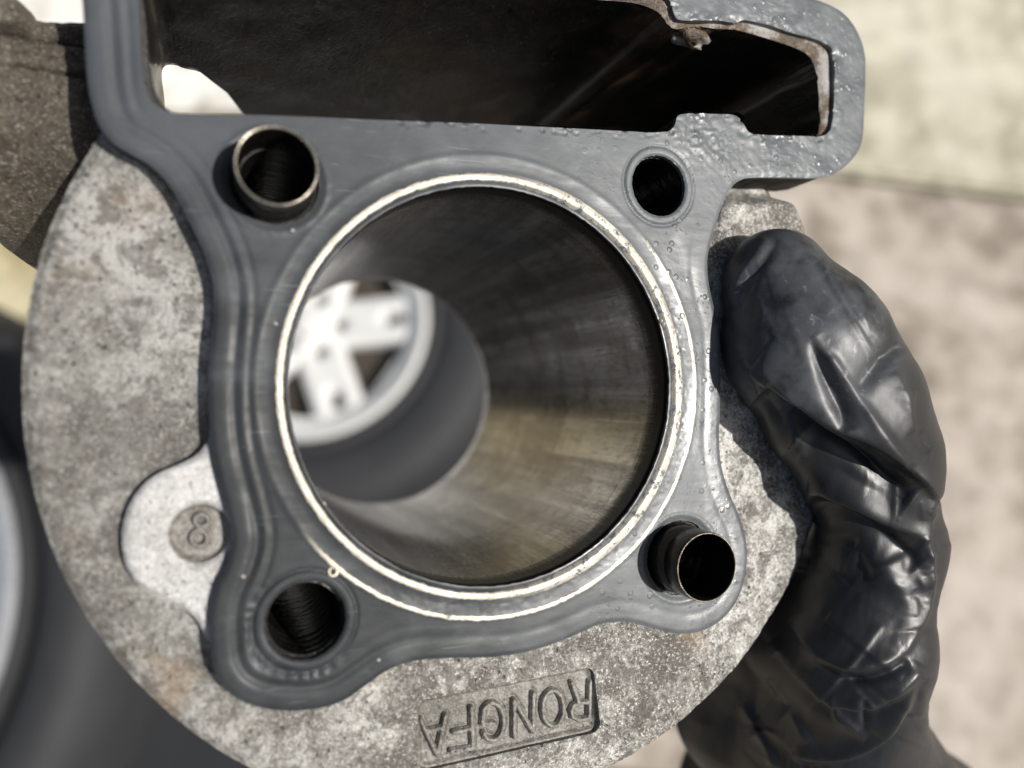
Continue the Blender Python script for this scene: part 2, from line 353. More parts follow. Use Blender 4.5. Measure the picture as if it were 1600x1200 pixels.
for k, p, r in (('tl', (428, 282), 5.25), ('tr', (1030, 290), 4.3), ('bl', (478, 970), 4.65), ('br', (1064, 872), 5.3)):
    c = loc([p])[0]; holes[k] = (c[0], c[1], r)
BB = (GO_L[:, 0].min()-1, GO_L[:, 1].min()-1, GO_L[:, 0].max()+1, GO_L[:, 1].max()+1)

cyl = tag(empty('engine_cylinder', MW), 'engine cylinder with black head gasket and grey cast flange, held in the gloved hand', 'engine cylinder')

# gasket -------------------------------------------------------------
_c = {}
def g_sdf(X, Y):
    d = np.maximum(sd_out(X, Y), -sd_gh(X, Y)); d = np.maximum(d, -(np.hypot(X, Y)-26.05+.12*vnoise(X, Y, .5)))
    for k, (cx, cy, r) in holes.items(): d = np.maximum(d, -(np.hypot(X-cx, Y-cy)-r+.12*vnoise(X, Y, .4)))
    return d
def g_z(x, y, dd):
    d = -sd_out(x, y); r = np.hypot(x, y); z = np.zeros_like(x)
    dh = sd_gh(x, y)
    tr = sst(20, 34, x)*sst(22, 32, y)                      # crushed lump of the flange, upper right
    near = 1-tr
    lft = sst(-8, -26, x); z += near*((.02+.07*lft)*bump(d, 1.5, .9)-(.07+.17*lft)*bump(d, 2.75, .5)+.08*bump(d, 3.7, .5)*lft-.12*bump(d, 4.4, .4)*lft)*(.8+.5*vnoise(x, y, 7))
    z += -.25*np.exp(-(d/.3)**2)*near - .12*np.exp(-(d/.3)**2)*tr
    z += -.45*sst(26.85, 26.3, r)*(r < 29)+.10*bump(r, 27.2, .6)-.05*bump(r, 28.5, .7)+.07*bump(r, 30.0, .4)+.06*sst(34.5, 30.5, r)
    for k, (cx, cy, rr) in holes.items():
        q = np.hypot(x-cx, y-cy)-rr
        a = np.arctan2(y-cy, x-cx)
        if k in ('tr', 'bl'):
            z += .16*sst(1.25, 1.0, q)*(q > -1) - .22*bump(q, 1.38, .13)*(1+.5*np.sin(a*70)) - .25*sst(.25, 0, q)
            if k == 'bl': z += .16*bump(q, 1.9, .5)*(vnoise(x, y, .45)+.3*np.sin(a*30+6*vnoise(x, y, 3)))*sst(.3, -.4, np.cos(a-math.radians(225)) * -1)
        else:
            z += -.30*sst(.7, 0, q)+.12*bump(q, .95, .25)+.08*vnoise(x, y, .35)*bump(q, .9, .5)
    z += .13*vnoise(x, y, 9)+.05*vnoise(x, y, 2.6)
    z += tr*(.16*vnoise(x, y, 4)+.26*vnoise(x, y, 1.1)*sst(3.2, .4, dh)+.05*vnoise(x, y, .5))
    tab = bump(x, 31.5, 4)*bump(y, 36, 2.2); z += tab*.25*np.abs(vnoise(x, y, .7))*2
    z += .10*vnoise(x, y, .45)*bump(r, 28.5, .9)*sst(.1, .7, (x-y)/(r+1))
    # nicks along the chain tunnel edge
    z += -.35*np.clip(vnoise(x*.6, y*2, .5)-.22, 0, 1)*4*sst(1.4, .1, dh)*sst(-20, -8, x)
    return z
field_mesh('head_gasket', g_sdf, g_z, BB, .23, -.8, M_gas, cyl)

# deck under the gasket ----------------------------------------------
def deck_sdf(X, Y):
    d = np.maximum(sd_out(X, Y)+.22+.25*vnoise(X, Y, 1.3), -sd_dh(X, Y)); d = np.maximum(d, -(np.hypot(X, Y)-27.2))
    for k, (cx, cy, r) in holes.items(): d = np.maximum(d, -(np.hypot(X-cx, Y-cy)-4.35))
    return d
field_mesh('casting_deck', deck_sdf, lambda x, y, d: -.84-.5*np.exp(-(d/.5)**2)-.1*np.abs(vnoise(x, y, 1)), BB, .45, -9.0, M_lip, cyl, wallmat=M_deck)

# liner ---------------------------------------------------------------
prof = [(26.75, -.55), (26.3, -.6), (26.0, -1.3)] + [(26.0, -z) for z in np.linspace(2, 84, 24)] + [(26.4, -85.3), (28.4, -85.3), (28.4, -1.0), (27.6, -.9)]
lathe('bore_liner', prof, M_bore, cyl, n=220)
lathe('barrel', [(28.5, -5.5), (32.4, -5.5), (32.4, -78), (28.5, -78)], M_cast, cyl, n=96)

# round flange ---------------------------------------------------------
PZ = -3.8; PR = 56.93; PC = (2.53, .34)
pan = loc([(641, 1108), (938, 1049), (947, 1133), (646, 1201)], PZ)
panS = polysdf(pan); 
def rrect(X, Y): return panS(X, Y)-0.0
pc = pan.mean(0)
def pan_in(X, Y):                  # rounded rectangle
    P = pc+(pan-pc)*.84; return polysdf(P)(X, Y)-1.35
XL = loc([(1262, 340)], PZ)[0][0]
def plate_sdf(X, Y):
    d = np.hypot(X-PC[0], Y-PC[1])-PR+.12*vnoise(X, Y, 2.5)+.10*vnoise(X, Y, .8)
    d = np.maximum(d, -(np.hypot(X, Y)-30)); d = np.maximum(d, -(sd_dh(X, Y)-1.0))
    for k, (cx, cy, r) in holes.items(): d = np.maximum(d, -(np.hypot(X-cx, Y-cy)-5.2))
    d = np.maximum(d, np.where(Y > 9, X-XL+.25*vnoise(X, Y, 2), -9))
    return np.maximum(d, -pan_in(X, Y))
ga, gb = loc([(968, 1166)], PZ)[0]
def plate_z(x, y, d):
    rim = PR-np.hypot(x-PC[0], y-PC[1])
    z = PZ-.75*np.exp(-(np.maximum(rim, 0)/.75)**2)+.35*vnoise(x, y, 7)+.16*vnoise(x, y, 1.6)+.10*vnoise(x, y, .6)
    e = sd_out(x, y); pit = sst(24, 29, x)*sst(20, 26, y); z = z+(1-pit)*.9*np.exp(-(np.maximum(e, 0)/.9)**2)*(.7+vnoise(x, y, 3)) - pit*4.2*sst(3.4, .3, e)     # cast fillet at the deck
    q = np.hypot(x-ga, (y-gb)); z += -1.0*np.exp(-(((x-ga)*.75-(y-gb)*.66)**2/.16+((x-ga)*.66+(y-gb)*.75)**2/2.2))
    z -= .18*np.exp(-(d/.25)**2)*(rim > 3)*(pan_in(x, y) < .6)
    return z
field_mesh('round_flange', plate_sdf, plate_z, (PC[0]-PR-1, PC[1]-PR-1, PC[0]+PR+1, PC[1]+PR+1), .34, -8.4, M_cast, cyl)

# recessed maker's panel with raised letters -----------------------------
def cp(x, y): return (550+x/3.2, 900+y/3.2)
def arc(cx, cy, rx, ry, a0, a1, n=14, tilt=0): return [cp(cx+rx*math.cos(math.radians(a)), cy+ry*math.sin(math.radians(a))) for a in np.linspace(a0, a1, n)]
strokes = [
 [cp(345,722), cp(428,898), cp(470,702)], [cp(383,778), cp(454,764)],
 [cp(600,665), cp(608,866), cp(500,880)], [cp(604,768), cp(512,786)],
 [cp(664,792), cp(672,812), cp(690,824)]+arc(706,732,56,93,78,-125,20)+[cp(662,672), cp(656,742), cp(712,740)],
 [cp(815,808), cp(815,626), cp(908,782), cp(912,592)],
 arc(1010,666,52,90,0,360,30),
 [cp(1196,532), cp(1190,716), cp(1140,722), cp(1108,708), cp(1100,680), cp(1112,652), cp(1142,640), cp(1194,634)], [cp(1140,640), cp(1104,538)]]
strokes = [loc(s_, PZ-.6) for s_ in strokes]
def pan_z(x, y, d):
    z = np.full_like(x, PZ-1.35)+.06*vnoise(x, y, .9)+.08*vnoise(x, y, 3)
    q = np.full_like(x, 9.)
    for s_ in strokes: q = np.minimum(q, linedist(s_, x, y))
    return z+.5*sst(.9, .25, d)-.16*bump(q, .50, .14)
bbp = (pan[:, 0].min()-1, pan[:, 1].min()-1, pan[:, 0].max()+1, pan[:, 1].max()+1)
panel = field_mesh('maker_panel', lambda X, Y: pan_in(X, Y)-.15, pan_z, bbp, .11, -7.5, M_panel, cyl)
panel['label'] = 'recessed rounded panel with raised upside-down letters RONGFA'
for nm, idx in (('R', (7, 8)), ('O', (6,)), ('N', (5,)), ('G', (4,)), ('F', (2, 3)), ('A', (0, 1))):
    ls = [strokes[q] for q in idx]; allp = np.vstack(ls)
    def l_sdf(X, Y, ls=ls):
        d = np.full(X.shape, 9.); xs, ys = X.ravel(), Y.ravel(); dd = np.minimum.reduce([linedist(l, xs, ys) for l in ls]); return dd.reshape(X.shape)-.40+.05*vnoise(X, Y, .4)
    o = field_mesh('raised_letter', l_sdf, lambda x, y, d: PZ-1.35+.18+.52*sst(0, .24, d)+.06*vnoise(x, y, .5)+.08*vnoise(x, y, 3), (allp[:, 0].min()-.8, allp[:, 1].min()-.8, allp[:, 0].max()+.8, allp[:, 1].max()+.8), .085, PZ-1.5, M_panel, panel)
    o['label'] = 'raised cast letter '+nm

# pad with the number 8 ----------------------------------------------------
BZ = -1.7
BO = [(329,668),(326,684),(316,702),(300,716),(278,727),(252,738),(228,754),(207,780),(194,812),(190,845),(195,880),(212,910),(240,930),(272,944),(298,960),(314,980),(325,1002),(345,1010),(385,1000),(400,900),(400,760),(370,690),(350,668)]
BO_L = smooth_loop(loc(BO, BZ), 4); sd_b = polysdf(BO_L)
bc = loc([(312, 834)], BZ)[0]; br_ = 3.38
gl = sd_out
def boss_sdf(X, Y):
    return np.maximum(np.maximum(sd_b(X, Y), -(np.hypot(X-bc[0], Y-bc[1])-br_)), -(gl(X, Y)+.9)*1.0)
field_mesh('machined_pad', boss_sdf, lambda x, y, d: BZ-.28*np.exp(-(d/.28)**2)+.05*vnoise(x, y, 1.2), (BO_L[:, 0].min()-1, BO_L[:, 1].min()-1, BO_L[:, 0].max()+1, BO_L[:, 1].max()+1), .22, -5.6, M_boss, cyl)
e1 = loc([(315+10.5*math.cos(a), 813+9.5*math.sin(a)) for a in np.linspace(0, 2*math.pi, 24)], BZ-1)
e2 = loc([(311+12.5*math.cos(a), 841+12.5*math.sin(a)) for a in np.linspace(0, 2*math.pi, 26)], BZ-1)
def eight_z(x, y, d):
    q = np.minimum(linedist(e1, x, y), linedist(e2, x, y))
    return BZ-1.5-.1*bump(q, .42, .12)+.45*sst(.7, .1, d)+.04*vnoise(x, y, .7)
nrec = field_mesh('number_recess', circ(bc[0], bc[1], br_+.12), eight_z, (bc[0]-4, bc[1]-4, bc[0]+4, bc[1]+4), .09, -3.6, M_panel, cyl)
nrec['label'] = 'round recess with a raised figure 8'
field_mesh('raised_number', lambda X, Y: np.minimum(linedist(e1, X.ravel(), Y.ravel()), linedist(e2, X.ravel(), Y.ravel())).reshape(X.shape)-.33, lambda x, y, d: BZ-1.25+.5*sst(0, .2, d), (bc[0]-3, bc[1]-3, bc[0]+3, bc[1]+3), .07, BZ-1.6, M_panel, nrec)['label'] = 'raised figure 8'

# chain tunnel: thick-walled loft --------------------------------------------
def tunnel_depth(p):
    x = np.array(p[0]); top = p[1] < 60
    if p[0] < 262: s_ = .787
    elif top: s_ = float(np.interp(p[0], [240, 296, 347, 398, 470, 560], [.787, .781, .7356, .668, .58, .54]))
    else: s_ = .54
    Z0 = (O_c.dot(n_c))/Vector(((p[0]-800)/FPX, -(p[1]-600)/FPX, -1)).dot(n_c)
    return 1000*Z0*(1/s_-1)/n_c.z
DHp = smooth_loop(np.array(DH, float), 12); dl = loc(DHp, -1.2); nL = len(dl)
cen = dl.mean(0); V = []; F = []; NZ = 26
tang = np.roll(dl, -1, 0)-np.roll(dl, 1, 0); nrm = np.c_[tang[:, 1], -tang[:, 0]]; nrm /= np.linalg.norm(nrm, axis=1)[:, None]
if polysdf(dl)(np.array([dl[5, 0]+nrm[5, 0]*.5]), np.array([dl[5, 1]+nrm[5, 1]*.5]))[0] > 0: nrm = -nrm      # nrm points into the opening
for i in range(nL):
    D = tunnel_depth(DHp[i]); D += 1.2*float(vnoise(np.array([dl[i, 0]]), np.array([3.]), 2.)[0])
    for k in range(NZ+1):
        t = k/NZ; z = -1.0-(D-1)*t; ins = .12+max(0, 1-2.0*k)*(.5*abs(float(vnoise(dl[i:i+1, 0]*1., dl[i:i+1, 1], .55)[0]))+.5*float(vnoise(dl[i:i+1, 0], dl[i:i+1, 1], 1.6)[0])+.15)*(dl[i, 1] > 30)*(dl[i, 0] > 5)+.35*float(vnoise(np.array([dl[i, 0]+dl[i, 1]]), np.array([z]), 6)[0])*min(1, t*8)
        V.append((dl[i, 0]+nrm[i, 0]*ins, dl[i, 1]+nrm[i, 1]*ins, z))
    for k in (NZ, 0):
        z = -1.0-(D-1)*(k/NZ); z = min(z, -5.5); V.append((dl[i, 0]-nrm[i, 0]*2.6, dl[i, 1]-nrm[i, 1]*2.6, z))
W_ = NZ+3
for i in range(nL):
    j = (i+1) % nL
    for k in range(W_-1): F.append([i*W_+k, j*W_+k, j*W_+k+1, i*W_+k+1])
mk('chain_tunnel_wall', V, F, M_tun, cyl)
# casting nub at the top edge of the tunnel
c = loc([(1078, 55)], -3)[0]
V = []; F = []
for i in range(16):
    for j in range(24):
        th = math.pi*i/15; ph = 2*math.pi*j/24
        q = 1+.7*float(vnoise(np.array([th*3.]), np.array([math.cos(ph)*3+math.sin(ph)*2]), 1.3)[0]); V.append((c[0]+(3.0*math.sin(th)*math.cos(ph)-.35*math.cos(th)*2)*q, c[1]+1.5*math.cos(th)*q, -3.2+2.0*math.sin(th)*math.sin(ph)))
for i in range(15):
    for j in range(24): F.append([i*24+j, i*24+(j+1) % 24, (i+1)*24+(j+1) % 24, (i+1)*24+j])
mk('casting_nub', V, F, M_lip, cyl)
# lower fins ------------------------------------------------------------------
def fin_sdf(X, Y):
    d = np.hypot(X-1.5, Y)-50; d = np.maximum(d, -(np.hypot(X, Y)-31)); d = np.maximum(d, -(sd_dh(X, Y)-1.6))
    for k, (cx, cy, r) in holes.items(): d = np.maximum(d, -(np.hypot(X-cx, Y-cy)-5.0))
    return d
f0 = field_mesh('cooling_fin', fin_sdf, lambda x, y, d: -.5*np.exp(-(d/.6)**2), (-50, -52, 54, 52), 1.1, -2.2, M_cast, cyl)
f0.location = (0, 0, -14*MM)
for k in range(1, 6):
    f = f0.copy(); f.location = (0, 0, -(14+9.5*k)*MM); COL.objects.link(f)

# stud bores, dowels ------------------------------------------------------------
for k, (cx, cy, r) in holes.items():
    ri = {'tl': 4.0, 'tr': 4.2, 'bl': 4.35, 'br': 4.1}[k]
    pr = [(ri, -1.1)]+[(ri+.025*(-1)**j, -1.6-j*1.1) for j in range(34)]+[(ri, -76), (5.1, -76), (5.1, -5.4), (5.1, -1.2)]
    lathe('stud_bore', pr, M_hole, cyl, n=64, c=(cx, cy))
for k, ro, h in (('tl', 4.55, 6.2), ('br', 4.72, 6.4)):
    cx, cy, r = holes[k]; ri = ro-.42 if k == 'tl' else ro-.34
    d = lathe('dowel_sleeve', [(ri, h-.25), (ri+.1, h-.06), (ri+.2, h), (ro-.18, h), (ro-.05, h-.1), (ro, h-.4), (ro, 3.2), (ro-.06, 3.1), (ro, 3.0), (ro, -.2), (ro+.25, -.7), (ro+.25, -1.6), (ri, -1.6)], M_dowel, cyl, n=96, c=(cx, cy))
    d.data.materials.append(M_drim)
    m = 13; mi = [1 if (q % m) in ((0, 1, 2, 3) if k == 'tl' else (1, 2)) else 0 for q in range(len(d.data.polygons))]
    d.data.polygons.foreach_set('material_index', mi)
# small riveted mark beside lower left stud hole
c = loc([(521, 893)])[0]
lathe('stamped_ring', [(.28, .0), (.4, .16), (.62, .16), (.78, -.05)], M_drim, cyl, n=24, c=(c[0], c[1]), closed=False)

# side port block behind the flange, upper left ------------------------------------
SZ = -9.
SO = [(-110,10),(30,12),(38,15),(44,27),(60,30),(130,31),(178,31),(200,356),(71,357),(0,358),(-30,357),(-52,350),(-68,336),(-80,315),(-90,290),(-130,282)]
SO = [(a, b-(b < 100)*19) for a, b in SO]; SO_L = loc(SO, SZ); sd_s = polysdf(SO_L)
ya, yb, yc_, yd = (loc([(60, v)], SZ)[0][1] for v in (58, 108, 200, 352))
xa, xb = (loc([(v, 40)], SZ)[0][0] for v in (20, 42))
def side_z(x, y, d):
    z = SZ+.7*bump(y, ya-.7, .5)-1.8*bump(y, ya+.5, .4)-3.2*sst(ya-.2, ya+.5, y)                                       # far ledge, above the step
    z = z-1.2*sst(yb, ya, y)*(y < ya+.3)
    z = z+3.5*sst(xb, xa, x)*sst(ya, ya+1, y)*1.0
    z = z-1.7*bump(y, yb, .32)+.35*bump(y, yb-.8, .4)
    t = np.clip((yb-y)/(yb-yd), 0, 1.05); z = z-(1-np.sqrt(np.clip(1-t*t*.97, 0, 1)))*26
    return z-.8*np.exp(-(d/.5)**2)+.30*vnoise(x, y, .9)+.22*vnoise(x, y, .45)
field_mesh('side_port_block', lambda X, Y: sd_s(X, Y)+.35*vnoise(X, Y, .9), side_z, (SO_L[:, 0].min()-1, SO_L[:, 1].min()-1, SO_L[:, 0].max()+1, SO_L[:, 1].max()+1), .26, -52, M_dark, cyl)
bpy.context.view_layer.update()
for o in cyl.children:
    o.matrix_parent_inverse = Matrix.Identity(4)

# ------------------------------------------------------------------ gloved hand (one continuous surface)
def plateZ(px, py, z=-5):
    r = Vector(((px-800)/FPX, -(py-600)/FPX, -1)); o = O_c+n_c*z*MM; return 1000*(o.dot(n_c)/r.dot(n_c))
def lc(x, y, z): return np.array((LC @ Vector((x*MM, y*MM, z*MM))))*1000
T = []
def onplate(px, py, r, lift=0):
    Z = plateZ(px, py)-(r+lift)/.94; return cpt(px, py, Z)
tip = onplate(1212, 440, 7.6, -.6); p2 = onplate(1254, 535, 10.4, -.6); p3 = onplate(1312, 632, 10.6, -.3); ip = onplate(1350, 706, 10.0, 0)
md = onplate(1374, 850, 8.2, -1.5); mcp = cpt(1338, 1010, 121); base = cpt(1292, 1150, 136); th2 = cpt(1250, 1190, 156)
wr = cpt(1400, 1360, 160); wr2 = cpt(1560, 1900, 150); pal = cpt(1172, 1240, 165); pal2 = cpt(1320, 1290, 178)
web = cpt(1225, 985, 134); web2 = cpt(1165, 1110, 146)
caps = [(md, 8.0, web, 10.5), (web, 10.5, web2, 12.5), (web2, 12.5, th2, 16), (mcp, 10, web, 10), (base, 14, web2, 12), (tip, 7.8, p2, 11.0), (p2, 11.0, p3, 11.2), (p3, 11.2, ip, 10.4), (ip, 9.6, md, 8.8), (md, 8.8, mcp, 10.4), (mcp, 10.6, base, 15.5), (base, 15.5, wr, 23), (wr, 25, wr2, 26), (base, 14, th2, 17), (th2, 17, wr, 24), (pal, 15, wr, 24), (pal2, 18, wr, 26), (th2, 16, pal, 14)]
# four fingers curled against the fins behind the flange
for k in range(4):
    z = -30-14.5*k; a0 = math.radians(-34+2*k)
    kn = lc(64*math.cos(a0)+6, 62*math.sin(a0)-4, z-10); r0 = (9.2, 9.4, 9.0, 8.0)[k]
    m1 = lc(58*math.cos(math.radians(-50)), 58*math.sin(math.radians(-50)), z-4); m2 = lc(56*math.cos(math.radians(-70)), 56*math.sin(math.radians(-70)), z-2)
    tp = lc(53*math.cos(math.radians(-88+3*k)), 53*math.sin(math.radians(-88+3*k)), z-2)
    caps += [(th2, 13, kn, 10.5), (kn, 10.5, m1, r0), (m1, r0, m2, r0-1.), (m2, r0-1., tp, r0-2.2)]
VOX = .62
P = np.array([c_[i] for c_ in caps for i in (0, 2)]); lo = P.min(0)-30; hi = P.max(0)+30
lo[1] = max(lo[1], -150.); dims = ((hi-lo)/VOX).astype(int)
g = [np.arange(dims[i], dtype=np.float32)*VOX+lo[i] for i in range(3)]
def smin(a, b, k):
    h = np.clip(.5+.5*(b-a)/k, 0, 1); return b*(1-h)+a*h-k*h*(1-h)
SDF = np.full(tuple(dims), 30., np.float32)
for a, ra, b, rb in caps:
    l = np.minimum(a-ra, b-rb)-7; h_ = np.maximum(a+ra, b+rb)+7
    sl = [slice(max(0, int((l[i]-lo[i])/VOX)), max(0, min(int(dims[i]), int((h_[i]-lo[i])/VOX)+1))) for i in range(3)]
    if any(s_.stop <= s_.start for s_ in sl): continue
    X = g[0][sl[0]][:, None, None]-a[0]; Y = g[1][sl[1]][None, :, None]-a[1]; Z = g[2][sl[2]][None, None, :]-a[2]
    e = (b-a).astype(np.float32); t = np.clip((X*e[0]+Y*e[1]+Z*e[2])/float(e@e), 0, 1)
    d = np.sqrt((X-t*e[0])**2+(Y-t*e[1])**2+(Z-t*e[2])**2)-(ra+(rb-ra)*t)
    SDF[sl[0], sl[1], sl[2]] = smin(SDF[sl[0], sl[1], sl[2]], d.astype(np.float32), 3.0)
try: import openvdb as vdb
except ImportError: import pyopenvdb as vdb
G = vdb.FloatGrid(30.); G.copyFromArray(SDF); pts, quads = G.convertToQuads(0.)
V = pts*VOX+lo; del SDF
me = bpy.data.meshes.new('tmp'); me.from_pydata(V.tolist(), [], quads[:, ::-1].tolist()); me.update()
tmp = bpy.data.objects.new('tmp', me); COL.objects.link(tmp)
m_ = tmp.modifiers.new('s', 'SMOOTH'); m_.iterations = 4; m_.factor = .5
m_ = tmp.modifiers.new('u', 'SUBSURF'); m_.levels = 1; m_.render_levels = 1
dg = bpy.context.evaluated_depsgraph_get(); dg.update(); me2 = bpy.data.meshes.new_from_object(tmp.evaluated_get(dg))
bpy.data.objects.remove(tmp)
nv = len(me2.vertices); V = np.empty(nv*3); me2.vertices.foreach_get('co', V); V = V.reshape(-1, 3)
N = np.empty(nv*3); me2.vertices.foreach_get('normal', N); N = N.reshape(-1, 3)
view = -V/np.linalg.norm(V, axis=1)[:, None]; fac = (N*view).sum(1)
if fac[np.argmax(V[:, 2])] < 0: me2.flip_normals(); N = -N; fac = -fac
u = 800+V[:, 0]/-V[:, 2]*FPX; v = 600-V[:, 1]/-V[:, 2]*FPX
wgt = sst(-.25, .25, fac)*(V[:, 2] > -150)
disp = np.zeros(nv)
def fold(pts, a, w1, w2, ends=True, k=5):
    """ridge (a>0) or groove (a<0) in mm along a line; w1 / w2 are the widths on its left / right side"""
    global disp
    Pp = smooth_loop(pts, k, closed=False); m = (u > Pp[:, 0].min()-60) & (u < Pp[:, 0].max()+60) & (v > Pp[:, 1].min()-60) & (v < Pp[:, 1].max()+60)
    x, y = u[m], v[m]; d = np.full(x.shape, 1e9); sg = np.zeros(x.shape); tt = np.zeros(x.shape); n_ = len(Pp)-1
    for i in range(n_):
        (ax, ay), (bx, by) = Pp[i], Pp[i+1]; ex, ey = bx-ax, by-ay; t = np.clip(((x-ax)*ex+(y-ay)*ey)/(ex*ex+ey*ey+1e-9), 0, 1)
        q = np.hypot(x-ax-t*ex, y-ay-t*ey); s_ = ex*(y-ay)-ey*(x-ax); c_ = q < d
        d[c_] = q[c_]; sg[c_] = s_[c_]; tt[c_] = (i+t[c_])/n_
    wd = np.where(sg < 0, w1, w2); am = np.sin(np.pi*np.clip(tt, .0, 1))**.45 if ends else 1
    disp[m] += a*am*np.exp(-(d/wd)**1.6)
R = fold
# big overhanging fold under the thumb tip
R([(1172,578),(1215,608),(1262,637),(1309,668),(1361,690),(1410,727),(1440,752),(1464,783)], 1.7, 36, 5)
R([(1190,614),(1250,670),(1310,708),(1370,738),(1425,778)], -4.6, 15, 26)
R([(1235,700),(1275,735),(1330,760),(1400,795)], -1.5, 22, 20)
R([(1279,410),(1300,440),(1335,500),(1369,562)], .55, 14, 5)
R([(1290,425),(1312,455),(1350,515),(1385,560)], -.6, 6, 14)
R([(1267,529),(1285,580),(1312,640),(1318,668)], -1.1, 16, 9)
R([(1270,525),(1310,580),(1361,655),(1408,722)], .85, 8, 15)
R([(1402,538),(1375,570),(1342,607)], -1.1, 12, 12)
R([(1200,374),(1180,402),(1155,435),(1137,482)], .5, 8, 8)
R([(1214,372),(1190,412),(1165,445),(1147,492)], -.55, 9, 9)
R([(1399,581),(1414,620),(1426,676)], .45, 7, 12)
R([(1330,395),(1380,470),(1415,560)], .5, 14, 20)
R([(1225,655),(1243,690),(1250,725)], .7, 8, 10)
R([(1165,560),(1200,625),(1232,680),(1246,720)], .55, 8, 12)
R([(1150,560),(1185,630),(1215,668)], -.5, 8, 8)
# lower part
R([(1262,772),(1285,771),(1302,780),(1340,795),(1375,812),(1412,826),(1444,842)], 1.0, 18, 8)
R([(1262,790),(1290,792),(1340,815),(1400,850),(1436,880)], -1.5, 10, 22)
R([(1463,783),(1452,812),(1445,838),(1452,880),(1452,917),(1440,965),(1412,1022)], .9, 7, 18)
R([(1270,800),(1285,835),(1330,850),(1360,905)], -.7, 16, 16)
R([(1330,860),(1370,880),(1410,930),(1420,985)], .6, 22, 22)
R([(1233,967),(1267,1012),(1317,1041),(1365,1040),(1412,1020)], .9, 16, 12)
R([(1270,1040),(1320,1066),(1370,1062),(1420,1035)], -1.2, 12, 9)
R([(1208,1000),(1228,1032),(1250,1058),(1292,1094),(1346,1104),(1390,1090),(1420,1062),(1437,1036)], .85, 12, 7)
R([(1215,1020),(1262,1085),(1300,1112),(1360,1120),(1405,1100),(1440,1060)], -1.0, 8, 12)
R([(1240,1178),(1290,1184),(1328,1178),(1375,1152),(1411,1109),(1437,1050)], 1.0, 14, 8)
R([(1250,1195),(1320,1196),(1380,1172),(1424,1120),(1446,1060)], -.9, 7, 14)
R([(1160,1100),(1190,1150),(1212,1200)], .7, 8, 10); R([(1300,1085),(1306,1120),(1330,1135),(1350,1152)], .5, 6, 6)
R([(1200,1060),(1240,1120),(1260,1160)], .35, 8, 10); R([(1440,1040),(1445,1120),(1460,1200)], .5, 12, 12)
R([(1350,1090),(1352,1140)], -.5, 6, 6); R([(1150,1010),(1180,1060),(1230,1110)], -.6, 14, 14)
# loose skin of the glove everywhere
ln_ = vnoise(u*.8+v*.5, v*.35-u*.2, 26)+.5*vnoise(u+v*.3, v*.5, 11)
low = sst(700, 820, v)
disp += (.07+.07*low)*ln_*.9
disp += .10*np.clip(np.abs(vnoise(u*.5+v*.5, v*.9-u*.5, 34))*-3+.45, -1, 1)*(.3+.7*low)
crng = random.Random(11)
for k in range(84):
    if k < 34: x0, y0 = crng.uniform(1170, 1420), crng.uniform(400, 700); th = math.atan2(1, .55)+crng.gauss(0, .35); Ln = crng.uniform(30, 110); am = crng.uniform(.05, .13)
    elif k < 50: x0, y0 = crng.uniform(1400, 1460), crng.uniform(600, 960); th = crng.uniform(.5, 1.9); Ln = crng.uniform(18, 50); am = crng.uniform(.15, .4)
    else: x0, y0 = crng.uniform(1120, 1450), crng.uniform(780, 1210); th = crng.gauss(-.25 if x0 > 1320 else .75, .45); Ln = crng.uniform(60, 190); am = crng.uniform(.12, .34)
    c1 = crng.gauss(0, .10); pts_ = [(x0, y0)]
    for q in range(3): pts_.append((pts_[-1][0]+Ln/3*math.cos(th), pts_[-1][1]+Ln/3*math.sin(th))); th += c1
    w_1, w_2 = crng.choice(((4, 16), (16, 4), (5, 9), (4, 26), (26, 4)))
    R(pts_, am*crng.choice((1, 1, -1)), w_1, w_2)
disp = np.where(V[:, 2] > -150, disp, .6*ln_)
V2 = V+N*(disp*np.maximum(wgt, .15))[:, None]
R3 = np.array(MC.to_3x3()); org = np.array(MC @ Vector(base*MM))
Wv = (V2*MM)@R3.T+np.array(MC.translation)-org
me2.vertices.foreach_set('co', Wv.ravel()); me2.update(); me2.name = 'gloved_hand'
me2.polygons.foreach_set('use_smooth', [True]*len(me2.polygons)); me2.materials.clear(); me2.materials.append(M_glove)
hand = bpy.data.objects.new('gloved_hand', me2); COL.objects.link(hand); hand.location = org
tag(hand, 'hand in a wrinkled black nitrile glove, thumb pressed on the grey round flange', 'gloved hand')

# ------------------------------------------------------------------ paving and ground
def sheet(name, x0, y0, x1, y1, z, m):
    return mk(name, [(x0, y0, z), (x1, y0, z), (x1, y1, z), (x0, y1, z)], [[0, 1, 2, 3]], m, scale=1, smooth=False)
M_soil = mat_slab('ground_soil', (.22, .19, .13), (.30, .26, .18), (.38, .33, .24))
M_joint = mat_slab('joint_mortar', (.20, .17, .11), (.27, .24, .17), (.33, .29, .22))
tag(sheet('ground', -60, -60, 60, 60, -.06, M_soil), kind='structure')
A = ground(1330, 283); B = ground(1600, 318); ax_ = Vector((B.x-A.x, B.y-A.y, 0)).normalized(); ay_ = Vector((-ax_.y, ax_.x, 0)); C0 = Vector((ground(700, 200).x, 0, 0))
t = (C0-Vector((A.x, A.y, 0))).dot(ax_); corner = Vector((A.x, A.y, 0))+ax_*t
Mp = Matrix(((ax_.x, ay_.x, 0, corner.x), (ax_.y, ay_.y, 0, corner.y), (0, 0, 1, 0), (0, 0, 0, 1)))
pav = sheet('pavement', -2.6, -2.6, 2.6, 2.6, -.010, M_joint); pav.matrix_world = Mp; tag(pav, kind='structure')
